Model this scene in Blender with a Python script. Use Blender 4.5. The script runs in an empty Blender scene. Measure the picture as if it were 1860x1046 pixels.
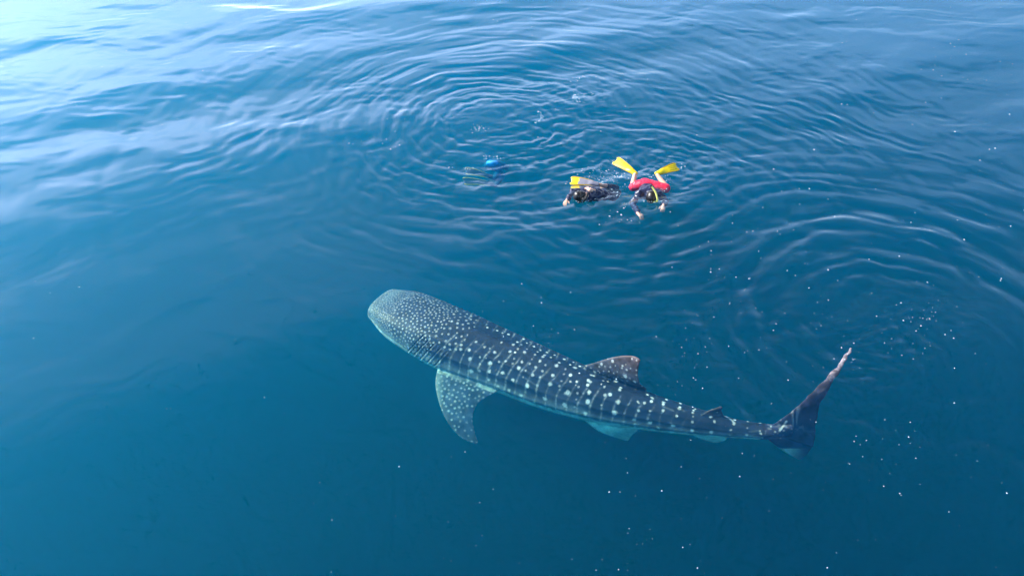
import bpy, bmesh, math, random
import numpy as np
from mathutils import Vector
from mathutils.bvhtree import BVHTree

random.seed(7); rng = np.random.default_rng(11)
scene = bpy.context.scene
R = math.radians

# ------------------------------------------------------------------ camera
IMG_W, IMG_H, FOC = 1860., 1046., 1328.        # frame of the photograph and focal length in its pixels
PITCH, CAM_H = R(40.0), 7.5
cam_data = bpy.data.cameras.new('camera'); cam = bpy.data.objects.new('camera', cam_data)
scene.collection.objects.link(cam); scene.camera = cam
cam.location = (0, 0, CAM_H); cam.rotation_euler = (math.pi/2 - PITCH, 0, 0)
cam_data.sensor_fit = 'HORIZONTAL'; cam_data.sensor_width = 36.0
cam_data.lens = 36.0*FOC/IMG_W
cam_data.clip_start = 0.1; cam_data.clip_end = 20000

# ------------------------------------------------------------------ sky, sun, exposure
HAZE_TOP, HAZE_RAD, BANK_TOP, BANK_RAD = 0.66, (3.0, 5.4, 9.5), 0.74, (14.0, 12.5, 15.0)
SUN_EL, SUN_AZ = R(36), R(-74)                 # azimuth from +Y, negative to the left
world = bpy.data.worlds.new('World'); scene.world = world; world.use_nodes = True
wn = world.node_tree.nodes; wl = world.node_tree.links
sky = wn.new('ShaderNodeTexSky'); sky.sky_type = 'NISHITA'; sky.sun_disc = False
sky.sun_elevation = SUN_EL; sky.sun_rotation = SUN_AZ
sky.altitude = 0; sky.air_density = 1.0; sky.dust_density = 0.3; sky.ozone_density = 1.0
bg = wn['Background']; bg.inputs['Strength'].default_value = 0.076
# thin bright haze low in the sky with a cloud bank ahead on the left
def wnode(t, op=None, *vals):
    n = wn.new('ShaderNode' + t)
    if op: n.operation = op
    for i, v in enumerate(vals):
        if v is None: continue
        if hasattr(v, 'links'): wl.new(v, n.inputs[i])
        else: n.inputs[i].default_value = v
    return n
tcw = wn.new('ShaderNodeTexCoord'); dirv = tcw.outputs['Generated']
sep = wn.new('ShaderNodeSeparateXYZ'); wl.new(dirv, sep.inputs[0])
def low_sky(top, bottom):
    e = wn.new('ShaderNodeMapRange'); e.interpolation_type = 'SMOOTHSTEP'; wl.new(sep.outputs[2], e.inputs[0])
    for i, v in ((1, top), (2, bottom), (3, 0.0), (4, 1.0)): e.inputs[i].default_value = v
    return e
elev, elev_bank = low_sky(HAZE_TOP, 0.15), low_sky(BANK_TOP, 0.36)
dot = wnode('VectorMath', 'DOT_PRODUCT', dirv, tuple((math.sin(R(-54))*0.88, math.cos(R(-54))*0.88, 0.47)))
fwd_ = wnode('Math', 'MAXIMUM', dot.outputs['Value'], 0.0); fwd2 = wnode('Math', 'POWER', fwd_.outputs[0], 2.6)
mpw = wn.new('ShaderNodeMapping'); mpw.inputs['Scale'].default_value = (1.0, 1.0, 2.6); wl.new(dirv, mpw.inputs[0])
now = wn.new('ShaderNodeTexNoise'); now.inputs['Scale'].default_value = 2.6; now.inputs['Detail'].default_value = 5; wl.new(mpw.outputs[0], now.inputs['Vector'])
puff = wn.new('ShaderNodeMapRange'); wl.new(now.outputs[0], puff.inputs[0])
for i, v in ((1, 0.30), (2, 0.68), (3, 0.35), (4, 1.25)): puff.inputs[i].default_value = v
m1 = wnode('Math', 'MULTIPLY', elev_bank.outputs[0], fwd2.outputs[0])
total = sky.outputs[0]
for fac, rad in ((wnode('Math', 'MULTIPLY', elev.outputs[0], puff.outputs[0]), HAZE_RAD), (wnode('Math', 'MULTIPLY', m1.outputs[0], puff.outputs[0]), BANK_RAD)):
    cl = wn.new('ShaderNodeVectorMath'); cl.operation = 'SCALE'; cl.inputs[0].default_value = rad; wl.new(fac.outputs[0], cl.inputs['Scale'])
    addc = wn.new('ShaderNodeVectorMath'); addc.operation = 'ADD'; wl.new(total, addc.inputs[0]); wl.new(cl.outputs[0], addc.inputs[1]); total = addc.outputs[0]
wl.new(addc.outputs[0], bg.inputs['Color'])
sun_data = bpy.data.lights.new('sun', 'SUN'); sun_data.energy = 5.0; sun_data.angle = R(0.5)
sun_data.color = (1.0, 0.95, 0.88)
sun = bpy.data.objects.new('sun', sun_data); scene.collection.objects.link(sun)
sun_dir = Vector((math.sin(SUN_AZ)*math.cos(SUN_EL), math.cos(SUN_AZ)*math.cos(SUN_EL), math.sin(SUN_EL)))
sun.rotation_euler = (-sun_dir).to_track_quat('-Z', 'Y').to_euler()
sun.location = sun_dir*50
vs = scene.view_settings
vs.view_transform = 'Standard'; vs.look = 'None'; vs.gamma = 1.0; vs.exposure = 1.12; vs.use_curve_mapping = False
scene.display_settings.display_device = 'sRGB'
cy = scene.cycles
cy.max_bounces = 5; cy.volume_bounces = 1; cy.transparent_max_bounces = 8; cy.glossy_bounces = 3
cy.use_denoising = True
cy.use_adaptive_sampling = True; cy.adaptive_threshold = 0.03; cy.adaptive_min_samples = 16
cy.sample_clamp_indirect = 10.0
cy.caustics_reflective = False; cy.caustics_refractive = False

# ------------------------------------------------------------------ helpers
def at(px, py, z=0.0):
    """The point at height z that the camera sees at pixel (px, py) of the photograph."""
    sp, cp = math.sin(PITCH), math.cos(PITCH)
    u, v = px - IMG_W/2, py - IMG_H/2
    d = np.array([u, cp*FOC - sp*v, -sp*FOC - cp*v])
    t = (z - CAM_H)/d[2]
    return np.array([0, 0, CAM_H]) + d*t

def tag(o, label=None, cat=None, group=None, kind=None):
    if label: o['label'] = label
    if cat: o['category'] = cat
    if group: o['group'] = group
    if kind: o['kind'] = kind
    return o

def mesh_np(name, verts, faces, mat=None, parent=None, smooth=True):
    me = bpy.data.meshes.new(name)
    verts = np.asarray(verts, dtype=np.float32)
    if isinstance(faces, np.ndarray):
        n, k = faces.shape
        me.vertices.add(len(verts)); me.vertices.foreach_set('co', verts.ravel())
        me.loops.add(n*k); me.loops.foreach_set('vertex_index', faces.ravel().astype(np.int32))
        me.polygons.add(n); me.polygons.foreach_set('loop_start', (np.arange(n)*k).astype(np.int32))
        me.update(calc_edges=True)
    else:
        me.from_pydata([tuple(v) for v in verts], [], faces); me.update()
    if smooth: me.polygons.foreach_set('use_smooth', np.ones(len(me.polygons), dtype=bool))
    if mat: me.materials.append(mat)
    o = bpy.data.objects.new(name, me); scene.collection.objects.link(o)
    if parent: o.parent = parent
    return o

def new_mat(name):
    m = bpy.data.materials.new(name); m.use_nodes = True
    nt = m.node_tree; nt.nodes.clear()
    out = nt.nodes.new('ShaderNodeOutputMaterial')
    return m, nt, out

def simple_mat(name, col, rough=0.5, var=0.15, scale=30.0, bump=0.0, spec=0.5, sheen=0.0):
    m, nt, out = new_mat(name)
    N, L = nt.nodes, nt.links
    b = N.new('ShaderNodeBsdfPrincipled'); L.new(b.outputs[0], out.inputs[0])
    tc = N.new('ShaderNodeTexCoord'); no = N.new('ShaderNodeTexNoise')
    no.inputs['Scale'].default_value = scale; no.inputs['Detail'].default_value = 4
    L.new(tc.outputs['Object'], no.inputs['Vector'])
    mx = N.new('ShaderNodeMix'); mx.data_type = 'RGBA'
    mx.inputs[6].default_value = (*[c*(1-var) for c in col], 1); mx.inputs[7].default_value = (*[min(1, c*(1+var)) for c in col], 1)
    L.new(no.outputs[0], mx.inputs[0]); L.new(mx.outputs[2], b.inputs['Base Color'])
    b.inputs['Roughness'].default_value = rough; b.inputs['Specular IOR Level'].default_value = spec
    if bump:
        bp = N.new('ShaderNodeBump'); bp.inputs['Strength'].default_value = bump; bp.inputs['Distance'].default_value = 0.01
        L.new(no.outputs[0], bp.inputs['Height']); L.new(bp.outputs[0], b.inputs['Normal'])
    return m

def catmull(xs, ys, t):
    """Smooth (monotone-ish cubic) interpolation of ys(xs) at t, for arrays of any width."""
    xs = np.asarray(xs, float); ys = np.asarray(ys, float); t = np.clip(np.asarray(t, float), xs[0], xs[-1])
    if ys.ndim == 1: return catmull(xs, ys[:, None], t)[:, 0]
    h = np.diff(xs); d = np.diff(ys, axis=0)/h[:, None]
    m = np.empty_like(ys); m[0] = d[0]; m[-1] = d[-1]
    m[1:-1] = (d[:-1]*h[1:, None] + d[1:]*h[:-1, None])/(h[1:] + h[:-1])[:, None]
    i = np.clip(np.searchsorted(xs, t, side='right') - 1, 0, len(xs) - 2)
    u = ((t - xs[i])/h[i])[:, None]; hh = h[i][:, None]
    return ((2*u**3 - 3*u**2 + 1)*ys[i] + (u**3 - 2*u**2 + u)*hh*m[i] + (-2*u**3 + 3*u**2)*ys[i+1] + (u**3 - u**2)*hh*m[i+1])

def sstep(a, b, x):
    t = np.clip((x - a)/(b - a), 0, 1); return t*t*(3 - 2*t)

def value_noise(p, seed=0):
    """Cheap smooth 3-D noise in 0..1 from a hashed lattice."""
    p = np.asarray(p, float); i = np.floor(p).astype(np.int64); f = p - i; f = f*f*(3 - 2*f)
    def hsh(a, b, c):
        n = (a*374761393 + b*668265263 + c*2147483647 + seed*1274126177) & 0xffffffff
        n = ((n ^ (n >> 13))*1274126177) & 0xffffffff
        return ((n ^ (n >> 16)) & 0xffff)/65535.0
    r = 0
    for dx in (0, 1):
        for dy in (0, 1):
            for dz in (0, 1):
                w = (f[:, 0] if dx else 1 - f[:, 0])*(f[:, 1] if dy else 1 - f[:, 1])*(f[:, 2] if dz else 1 - f[:, 2])
                r = r + w*hsh(i[:, 0] + dx, i[:, 1] + dy, i[:, 2] + dz)
    return r

# ------------------------------------------------------------------ the sea
# Long low undulation, rings that spread from the splashes and from the tail, and chop around the swimmers.
RINGS = [  # centre pixel, reach (m), first radius, slope, wavelengths, favoured heading (deg) or None
    ((905, 222), 4.4, 1.3, 0.180, (0.22, 0.32, 0.50), None),
    ((985, 215), 10.0, 2.8, 0.060, (0.45, 0.7, 1.0), None),
    ((1050, 180), 2.2, 0.2, 0.10, (0.22, 0.33), None),
    ((1180, 345), 5.5, 0.45, 0.070, (0.26, 0.38, 0.55), None),
    ((1225, 300), 1.8, 0.15, 0.13, (0.17, 0.24), None),
    ((1060, 350), 3.6, 0.4, 0.085, (0.25, 0.4), None),
    ((880, 305), 3.8, 0.5, 0.11, (0.4, 0.62), -100),
    ((1660, 600), 4.8, 1.9, 0.240, (0.38, 0.55, 0.8), 120),
    ((1530, 650), 2.2, 0.2, 0.095, (0.24, 0.4), -40),
    ((1180, 690), 1.6, 0.1, 0.045, (0.22, 0.3), None),
]
def fan(X, Y, lams, dirs, seed, n, slope):
    """n sine trains with wavelengths and headings drawn from the given ranges, of equal slope."""
    rr = np.random.default_rng(seed); H = np.zeros_like(X)
    for _ in range(n):
        lam = math.exp(rr.uniform(math.log(lams[0]), math.log(lams[1]))); a = R(rr.uniform(*dirs)); k = 2*math.pi/lam
        H += slope/math.sqrt(n)*1.4/k*np.cos(k*(math.cos(a)*X + math.sin(a)*Y) + rr.uniform(0, 6.28))
    return H

def soft(X, Y, scale, seed):
    """Slow patchy field about 0..1."""
    rr = np.random.default_rng(seed); s = np.zeros_like(X)
    for _ in range(7):
        a = rr.uniform(0, 6.28); k = 2*math.pi/(scale*rr.uniform(0.7, 1.6))
        s += np.cos(k*(math.cos(a)*X + math.sin(a)*Y) + rr.uniform(0, 6.28))
    return np.clip(0.5 + s/6.0, 0, 1)

def sea_height(X, Y):
    wx = 0.16*np.sin(0.9*X + 1.3*Y) + 0.10*np.sin(2.1*X - 1.1*Y + 1) + 0.05*np.sin(4.3*X + 3.7*Y + 2)
    wy = 0.16*np.sin(1.2*X - 0.8*Y + 2) + 0.10*np.sin(1.7*X + 2.3*Y) + 0.05*np.sin(3.9*X - 4.6*Y)
    Xw, Yw = X + wx, Y + wy
    far = sstep(6.0, 13.0, Y)
    left = sstep(1.0, -5.0, X)
    out = fan(X, Y, (2.2, 6.0), (95, 150), 3, 9, 0.040)*(0.35 + 0.65*far)
    out += fan(Xw, Yw, (0.7, 1.8), (80, 140), 5, 14, 0.034)*(0.12 + 0.88*far)*(1 - 0.2*left)*(0.35 + soft(X, Y, 6, 1))
    out += fan(Xw, Yw, (0.25, 0.7), (70, 140), 8, 22, 0.024)*sstep(9.0, 16.0, Y)*(0.2 + soft(X, Y, 4, 2))
    # chop round the swimmers
    c = at(1080, 280); d = np.hypot((X - c[0])/3.3, (Y - c[1])/2.7)
    chop = np.exp(-d**2*1.3)
    out += fan(Xw, Yw, (0.16, 0.45), (40, 140), 21, 34, 0.090)*chop*(0.4 + 0.9*soft(X, Y, 2.0, 4))
    out += fan(Xw, Yw, (0.11, 0.20), (0, 180), 23, 26, 0.085)*np.exp(-d**2*2.2)*soft(X, Y, 1.3, 6)
    c = at(1630, 600); d = np.hypot((X - c[0])/1.1, (Y - c[1])/0.9)
    out += fan(Xw, Yw, (0.13, 0.36), (0, 180), 27, 30, 0.11)*np.exp(-d**2*1.4)*(0.3 + soft(X, Y, 1.0, 8))
    out += fan(Xw, Yw, (0.25, 0.8), (60, 150), 29, 20, 0.007)
    # fine fringe to the right of the swimmers
    c = at(1420, 210); d = np.hypot((X - c[0])/3.6, (Y - c[1])/3.2)
    out += fan(Xw, Yw, (0.28, 0.55), (15, 65), 31, 16, 0.060)*np.exp(-d**2*1.2)
    c = at(520, 260); d = np.hypot((X - c[0])/3.6, (Y - c[1])/3.0)
    out += fan(Xw, Yw, (0.30, 0.6), (100, 160), 33, 16, 0.032)*np.exp(-d**2*1.2)
    # the wake round the tail, and the quiet water over the shark
    for (pc, reach, r0, slope, lams, head_) in RINGS:
        c = at(*pc); dx, dy = X + 0.45*wx - c[0], Y + 0.45*wy - c[1]; r = np.hypot(dx, dy); th = np.arctan2(dy, dx)
        env = sstep(r0*0.3, r0*1.3, r)*np.exp(-(r/reach)**2*1.6)
        rr = np.random.default_rng(int(pc[0]*7 + pc[1]))
        for lam in lams:
            k = 2*math.pi/lam; q = rr.uniform(0, 6.28, 6)
            ang = 0.72 + 0.20*np.cos(2*th + q[0]) + 0.18*np.cos(3*th + q[1]) + 0.14*np.cos(7*th + q[4] + 1.1*r) + 0.14*np.cos(13*th - 1.9*r + q[3])
            if head_ is not None: ang = ang*(0.25 + 0.75*sstep(-0.5, 0.7, np.cos(th - R(head_))))
            ph = k*r + 0.9*np.sin(2*th + q[2]) + 0.7*np.sin(5*th + q[3]) + 0.9*np.sin(1.3*r + q[5]) + 0.5*np.sin(11*th + 1.7*r + q[1]) + 0.35*np.sin(19*th - 2.3*r + q[0])
            pk = 0.5 + 0.5*np.sin(r*2*math.pi/(3.3*lam) + 2*q[2] + np.sin(3*th))
            w = np.sin(ph)
            out += 1.25*slope/k*env*np.clip(ang, 0, 1.2)*(0.35 + 0.65*pk)*(w + 0.25*np.cos(2*ph))
    return out

def axis(lo, hi, fine, a, b, far, grow=1.5):
    """Coordinates: spacing fine on a..b, widening to lo..hi, then out to +-far in growing steps."""
    mid = list(np.arange(a, b, fine)); s = fine; x = mid[-1]
    while x < hi: s = min(s*1.01, fine*2.2); x += s; mid.append(x)
    st = 0.3
    while x < far: x += st; st *= grow; mid.append(x)
    s = fine; x = a; pre = []
    while x > lo: s = min(s*1.01, fine*2.2); x -= s; pre.append(x)
    st = 0.3
    while x > -far: x -= st; st *= grow; pre.append(x)
    return np.array(pre[::-1] + mid)

def build_sea(mat):
    xs = axis(-15.5, 15.5, 0.026, -6.0, 8.0, 9000); ys = axis(2.0, 22.0, 0.024, 5.0, 15.0, 9000)
    nx, ny = len(xs), len(ys)
    X, Y = np.meshgrid(xs, ys)
    Z = sea_height(X, Y)
    Z *= sstep(60, 25, np.hypot(X, Y - 10))
    top = np.stack([X, Y, Z], -1).reshape(-1, 3)
    idx = np.arange(nx*ny).reshape(ny, nx)
    q = np.stack([idx[:-1, :-1], idx[:-1, 1:], idx[1:, 1:], idx[1:, :-1]], -1).reshape(-1, 4)
    # rim down to the bottom and a bottom face (fan of quads along the rim)
    rim = np.concatenate([idx[0, :], idx[1:, -1], idx[-1, -2::-1], idx[-2:0:-1, 0]])
    low = top[rim].copy(); low[:, 2] = -60.0
    base = len(top); n = len(rim)
    j = np.arange(n); jn = (j + 1) % n
    side = np.stack([rim[j], base + j, base + jn, rim[jn]], -1)
    ctr = base + n
    verts = np.concatenate([top, low, [[0, 0, -60.0]]])
    bot = np.stack([base + j, np.full(n, ctr), np.full(n, ctr), base + jn], -1)
    faces = [q, side]
    o = mesh_np('sea', verts, np.concatenate(faces), mat)
    bm = bmesh.new(); bm.from_mesh(o.data); bm.verts.ensure_lookup_table()
    bm.faces.new([bm.verts[base + k] for k in range(n)][::-1]); bm.to_mesh(o.data); bm.free()
    bm = None
    return tag(o, 'deep blue rippled sea surface with rings spreading from the swimmers', 'sea', kind='structure')

def water_material():
    m, nt, out = new_mat('sea_water'); N, L = nt.nodes, nt.links
    tr = N.new('ShaderNodeBsdfTransparent'); gl = N.new('ShaderNodeBsdfGlossy'); gl.inputs['Roughness'].default_value = 0.03
    gl.inputs['Color'].default_value = (1, 1, 1, 1)
    # Fresnel reflectance of water (Schlick), the same from either side since the sheet does not bend rays
    fr = N.new('ShaderNodeLayerWeight'); fr.inputs['Blend'].default_value = 0.5
    pw = N.new('ShaderNodeMath'); pw.operation = 'POWER'; pw.inputs[1].default_value = 5.0
    ma = N.new('ShaderNodeMath'); ma.operation = 'MULTIPLY_ADD'; ma.inputs[1].default_value = 0.98; ma.inputs[2].default_value = 0.02
    L.new(fr.outputs['Facing'], pw.inputs[0]); L.new(pw.outputs[0], ma.inputs[0])
    mx = N.new('ShaderNodeMixShader')
    L.new(ma.outputs[0], mx.inputs[0]); L.new(tr.outputs[0], mx.inputs[1]); L.new(gl.outputs[0], mx.inputs[2])
    L.new(mx.outputs[0], out.inputs['Surface'])
    # body of the water: red is swallowed within a few metres, blue goes deepest
    sc = N.new('ShaderNodeVolumeScatter'); ab = N.new('ShaderNodeVolumeAbsorption'); ad = N.new('ShaderNodeAddShader')
    sc.inputs['Color'].default_value = (0.0, 0.375, 0.95, 1); sc.inputs['Density'].default_value = 0.43
    sc.inputs['Anisotropy'].default_value = 0.70
    ab.inputs['Color'].default_value = (0.0, 0.755, 0.945, 1); ab.inputs['Density'].default_value = 0.45
    L.new(sc.outputs[0], ad.inputs[0]); L.new(ab.outputs[0], ad.inputs[1]); L.new(ad.outputs[0], out.inputs['Volume'])
    return m

sea = build_sea(water_material())

# ------------------------------------------------------------------ whale shark
#            px    py    z      half width, half height
SPINE = [(  699,  554, -0.76, 0.38, 0.18),
         (  728,  569, -0.78, 0.505, 0.29),
         (  770,  591, -0.82, 0.555, 0.37),
         (  818,  616, -0.87, 0.565, 0.42),
         (  908,  654, -0.92, 0.51, 0.44),
         (  998,  692, -0.93, 0.45, 0.43),
         ( 1098,  727, -0.90, 0.355, 0.36),
         ( 1198,  753, -0.84, 0.245, 0.265),
         ( 1290,  771, -0.76, 0.165, 0.185),
         ( 1350,  780, -0.70, 0.12, 0.135),
         ( 1400,  784, -0.64, 0.10, 0.115),
         ( 1438,  782, -0.60, 0.05, 0.10)]
sp_p = np.array([at(a, b, c) for a, b, c, _, _ in SPINE]); sp_r = np.array([[d, e] for *_, d, e in SPINE])
sp_s = np.concatenate([[0], np.cumsum(np.linalg.norm(np.diff(sp_p, axis=0), axis=1))])
SLEN = sp_s[-1]
NS = 420
ss = np.linspace(0, SLEN, NS)
axis_p = catmull(sp_s, sp_p, ss); axis_r = catmull(sp_s, sp_r, ss)
axis_t = np.gradient(axis_p, ss, axis=0); axis_t /= np.linalg.norm(axis_t, axis=1)[:, None]
roll = np.interp(ss, [0, SLEN*0.6, SLEN], [R(0), R(0), R(0)])
up0 = np.array([0, 0, 1.0])
axis_b = np.cross(axis_t, up0); axis_b /= np.linalg.norm(axis_b, axis=1)[:, None]     # lateral
axis_n = np.cross(axis_b, axis_t)                                                        # dorsal

def shark_body_mesh():
    V, Fc = [], []; NR = 72
    stations = np.unique(np.concatenate([np.linspace(0, 0.2, 10), np.linspace(0.2, SLEN, 150)]))
    P = catmull(ss, axis_p, stations); Rr = catmull(ss, axis_r, stations); Nn = catmull(ss, axis_n, stations); Bb = catmull(ss, axis_b, stations); Tt = catmull(ss, axis_t, stations)
    def ring(p, r, n, b, s):
        th = np.linspace(0, 2*math.pi, NR, endpoint=False)
        e = np.interp(s, [0, 0.6, 2.0, SLEN], [2.6, 2.4, 2.1, 2.0])
        cs, sn = np.cos(th), np.sin(th)
        x = np.sign(sn)*np.abs(sn)**(2/e)*r[0]; y = np.sign(cs)*np.abs(cs)**(2/e)*r[1]
        y = np.where(y < 0, y*np.interp(s, [0, 1, 3, SLEN], [0.9, 1.0, 1.0, 0.9]), y)
        # three low ridges along each side of the back
        ridge = sum(np.exp(-((np.abs(np.angle(np.exp(1j*th))) - R(a))/R(5.5))**2) for a in (38, 66, 92))
        amp = 0.024*np.interp(s, [0.8, 1.5, SLEN*0.8, SLEN], [0, 1, 0.8, 0])*r[1]/0.4
        mid = np.exp(-(th/R(7))**2) + np.exp(-((th - 2*math.pi)/R(7))**2)
        k = 1 + amp*(ridge + mid*1.2)/max(r[1], 0.05)
        return p + np.outer(x*k, b) + np.outer(y*k, n)
    # rounded blunt front
    for q in (0.0, 0.35, 0.6, 0.8, 0.93):
        c = math.sqrt(max(0, 1 - (1 - q)**2))
        r = Rr[0]*np.array([0.25 + 0.75*c, c*0.96 + 0.04]); V.append(ring(P[0] - Tt[0]*0.17*(1 - q), r, Nn[0], Bb[0], 0))
    for i in range(len(stations)): V.append(ring(P[i], Rr[i], Nn[i], Bb[i], stations[i]))
    n = len(V); V = np.concatenate(V)
    for i in range(n - 1):
        for j in range(NR):
            k = (j + 1) % NR
            Fc.append((i*NR + j, i*NR + k, (i + 1)*NR + k, (i + 1)*NR + j))
    Fc.append(tuple(range(NR - 1, -1, -1))); Fc.append(tuple(range((n - 1)*NR, n*NR)))
    return V, Fc

def blade(le, te, thick, tip=0.012, nv=26, nc=18):
    """A fin: leading and trailing edge polylines root to tip (world points), foil thickness at the root."""
    le, te = np.array(le), np.array(te); t = np.linspace(0, 1, nv)
    cl = lambda p: catmull(np.concatenate([[0], np.cumsum(np.linalg.norm(np.diff(p, axis=0), axis=1))])/np.sum(np.linalg.norm(np.diff(p, axis=0), axis=1)), p, t)
    A, B = cl(le), cl(te)
    mid = (A + B)/2; span = np.gradient(mid, axis=0); chord = B - A
    nrm = np.cross(span, chord); ln = np.linalg.norm(nrm, axis=1)[:, None]; nrm = nrm/np.maximum(ln, 1e-6)
    nrm[-1] = nrm[-2]; nrm = np.cumsum(nrm, axis=0)/np.arange(1, nv + 1)[:, None]; nrm /= np.linalg.norm(nrm, axis=1)[:, None]
    c = 0.5 - 0.5*np.cos(np.linspace(0, math.pi, nc))
    foil = 2.4*np.sqrt(c + 1e-6)*(1 - c)**0.9
    V, Fc = [], []
    for i in range(nv):
        th = (thick*(1 - t[i])**0.8 + tip)
        base = A[i] + np.outer(c, chord[i])
        off = np.outer(0.5*(foil*th*0.8 + tip*0.9), nrm[i])
        V += [base + off, (base - off)[::-1]]
    V = np.concatenate(V); m = 2*nc
    for i in range(nv - 1):
        for j in range(m):
            k = (j + 1) % m; Fc.append((i*m + j, i*m + k, (i + 1)*m + k, (i + 1)*m + j))
    Fc.append(tuple(range(m - 1, -1, -1))); Fc.append(tuple(range((nv - 1)*m, nv*m)))
    return V, Fc

def back_point(s, phi, k=1.0):
    p = catmull(ss, axis_p, [s])[0]; r = catmull(ss, axis_r, [s])[0]; n = catmull(ss, axis_n, [s])[0]; b = catmull(ss, axis_b, [s])[0]
    return p + b*math.sin(phi)*r[0]*k + n*math.cos(phi)*r[1]*k

FINS = {}
FINS['pectoral'] = blade([at(800, 655, -0.98), at(791, 690, -1.05), at(797, 730, -1.12), at(814, 768, -1.20), at(842, 797, -1.28), at(864, 806, -1.32)],
                         [at(915, 705, -1.02), at(893, 716, -1.06), at(868, 733, -1.12), at(859, 757, -1.19), at(863, 785, -1.28), at(869, 803, -1.32)], 0.085, 0.014, nv=34)
def mirror_fin(V, s_ref):
    p = catmull(ss, axis_p, [s_ref])[0]; b = catmull(ss, axis_b, [s_ref])[0]
    d = (V - p) @ b
    W = V - 2*np.outer(d, b)
    drop = np.maximum(0, np.abs(d) - 0.45); W[:, 2] -= drop*0.55
    return W
Vp, Fp = FINS['pectoral']
FINS['pectoral_far'] = (mirror_fin(Vp, 1.75), [f[::-1] for f in Fp])
FINS['dorsal'] = blade([at(1040, 668, -0.66), at(1072, 661, -0.42), at(1108, 650, -0.18), at(1138, 645.5, -0.03), at(1154, 647.5, 0.02), at(1161, 651, 0.03)],
                       [at(1170, 712, -0.66), at(1174, 708, -0.60), at(1163, 697, -0.42), at(1159, 681, -0.25), at(1160, 666, -0.10), at(1163, 655, 0.02)], 0.085, 0.016, nv=34)
FINS['second_dorsal'] = blade([at(1268, 757, -0.62), at(1285, 746, -0.50), at(1302, 740, -0.42), at(1309, 737, -0.40)],
                              [at(1318, 764, -0.60), at(1314, 752, -0.54), at(1311, 745, -0.46), at(1313, 739, -0.40)], 0.04, 0.014, nv=16)
FINS['pelvic'] = blade([at(1058, 760, -1.20), at(1085, 781, -1.28), at(1115, 793, -1.36), at(1139, 800, -1.42)],
                       [at(1160, 775, -1.05), at(1157, 783, -1.16), at(1149, 789, -1.30), at(1143, 799, -1.42)], 0.05, 0.014, nv=18)
Vp, Fp = FINS['pelvic']; FINS['pelvic_far'] = (mirror_fin(Vp, 3.75), [f[::-1] for f in Fp])
FINS['anal'] = blade([at(1255, 788, -0.92), at(1275, 797, -1.0), at(1297, 803, -1.07)], [at(1322, 792, -0.84), at(1319, 798, -0.96), at(1305, 803, -1.07)], 0.035, 0.014, nv=14)
FINS['caudal_up'] = blade([at(1378, 778, -0.60), at(1404, 770, -0.52), at(1447, 738, -0.36), at(1499, 688, -0.16), at(1532, 650, -0.03), at(1546, 631, 0.02)],
                          [at(1478, 812, -0.86), at(1480, 784, -0.70), at(1486, 748, -0.48), at(1506, 705, -0.24), at(1530, 666, -0.08), at(1549, 633, 0.02)], 0.045, 0.015, nv=40)
FINS['caudal_low'] = blade([at(1385, 790, -0.68), at(1408, 808, -0.86), at(1432, 824, -1.00), at(1450, 834, -1.10)],
                           [at(1482, 780, -0.66), at(1479, 802, -0.82), at(1468, 822, -0.98), at(1455, 835, -1.10)], 0.06, 0.014, nv=22)

def skin_material():
    m, nt, out = new_mat('shark_skin'); N, L = nt.nodes, nt.links
    b = N.new('ShaderNodeBsdfPrincipled'); L.new(b.outputs[0], out.inputs[0])
    a = N.new('ShaderNodeAttribute'); a.attribute_name = 'pigment'
    tc = N.new('ShaderNodeTexCoord'); no = N.new('ShaderNodeTexNoise'); no.inputs['Scale'].default_value = 28; no.inputs['Detail'].default_value = 5
    L.new(tc.outputs['Object'], no.inputs['Vector'])
    mr = N.new('ShaderNodeMapRange'); mr.inputs[1].default_value = 0.3; mr.inputs[2].default_value = 0.7; mr.inputs[3].default_value = 0.8; mr.inputs[4].default_value = 1.2
    L.new(no.outputs[0], mr.inputs[0])
    mx = N.new('ShaderNodeVectorMath'); mx.operation = 'SCALE'
    L.new(a.outputs['Color'], mx.inputs[0]); L.new(mr.outputs[0], mx.inputs['Scale']); L.new(mx.outputs[0], b.inputs['Base Color'])
    b.inputs['Roughness'].default_value = 0.5; b.inputs['Specular IOR Level'].default_value = 0.25
    bp = N.new('ShaderNodeBump'); bp.inputs['Strength'].default_value = 0.25; bp.inputs['Distance'].default_value = 0.01
    L.new(no.outputs[0], bp.inputs['Height']); L.new(bp.outputs[0], b.inputs['Normal'])
    return m

def z2(ox, oy, k, pts): return [(ox + u/k, oy + v/k, r) for u, v, r in pts]
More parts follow.
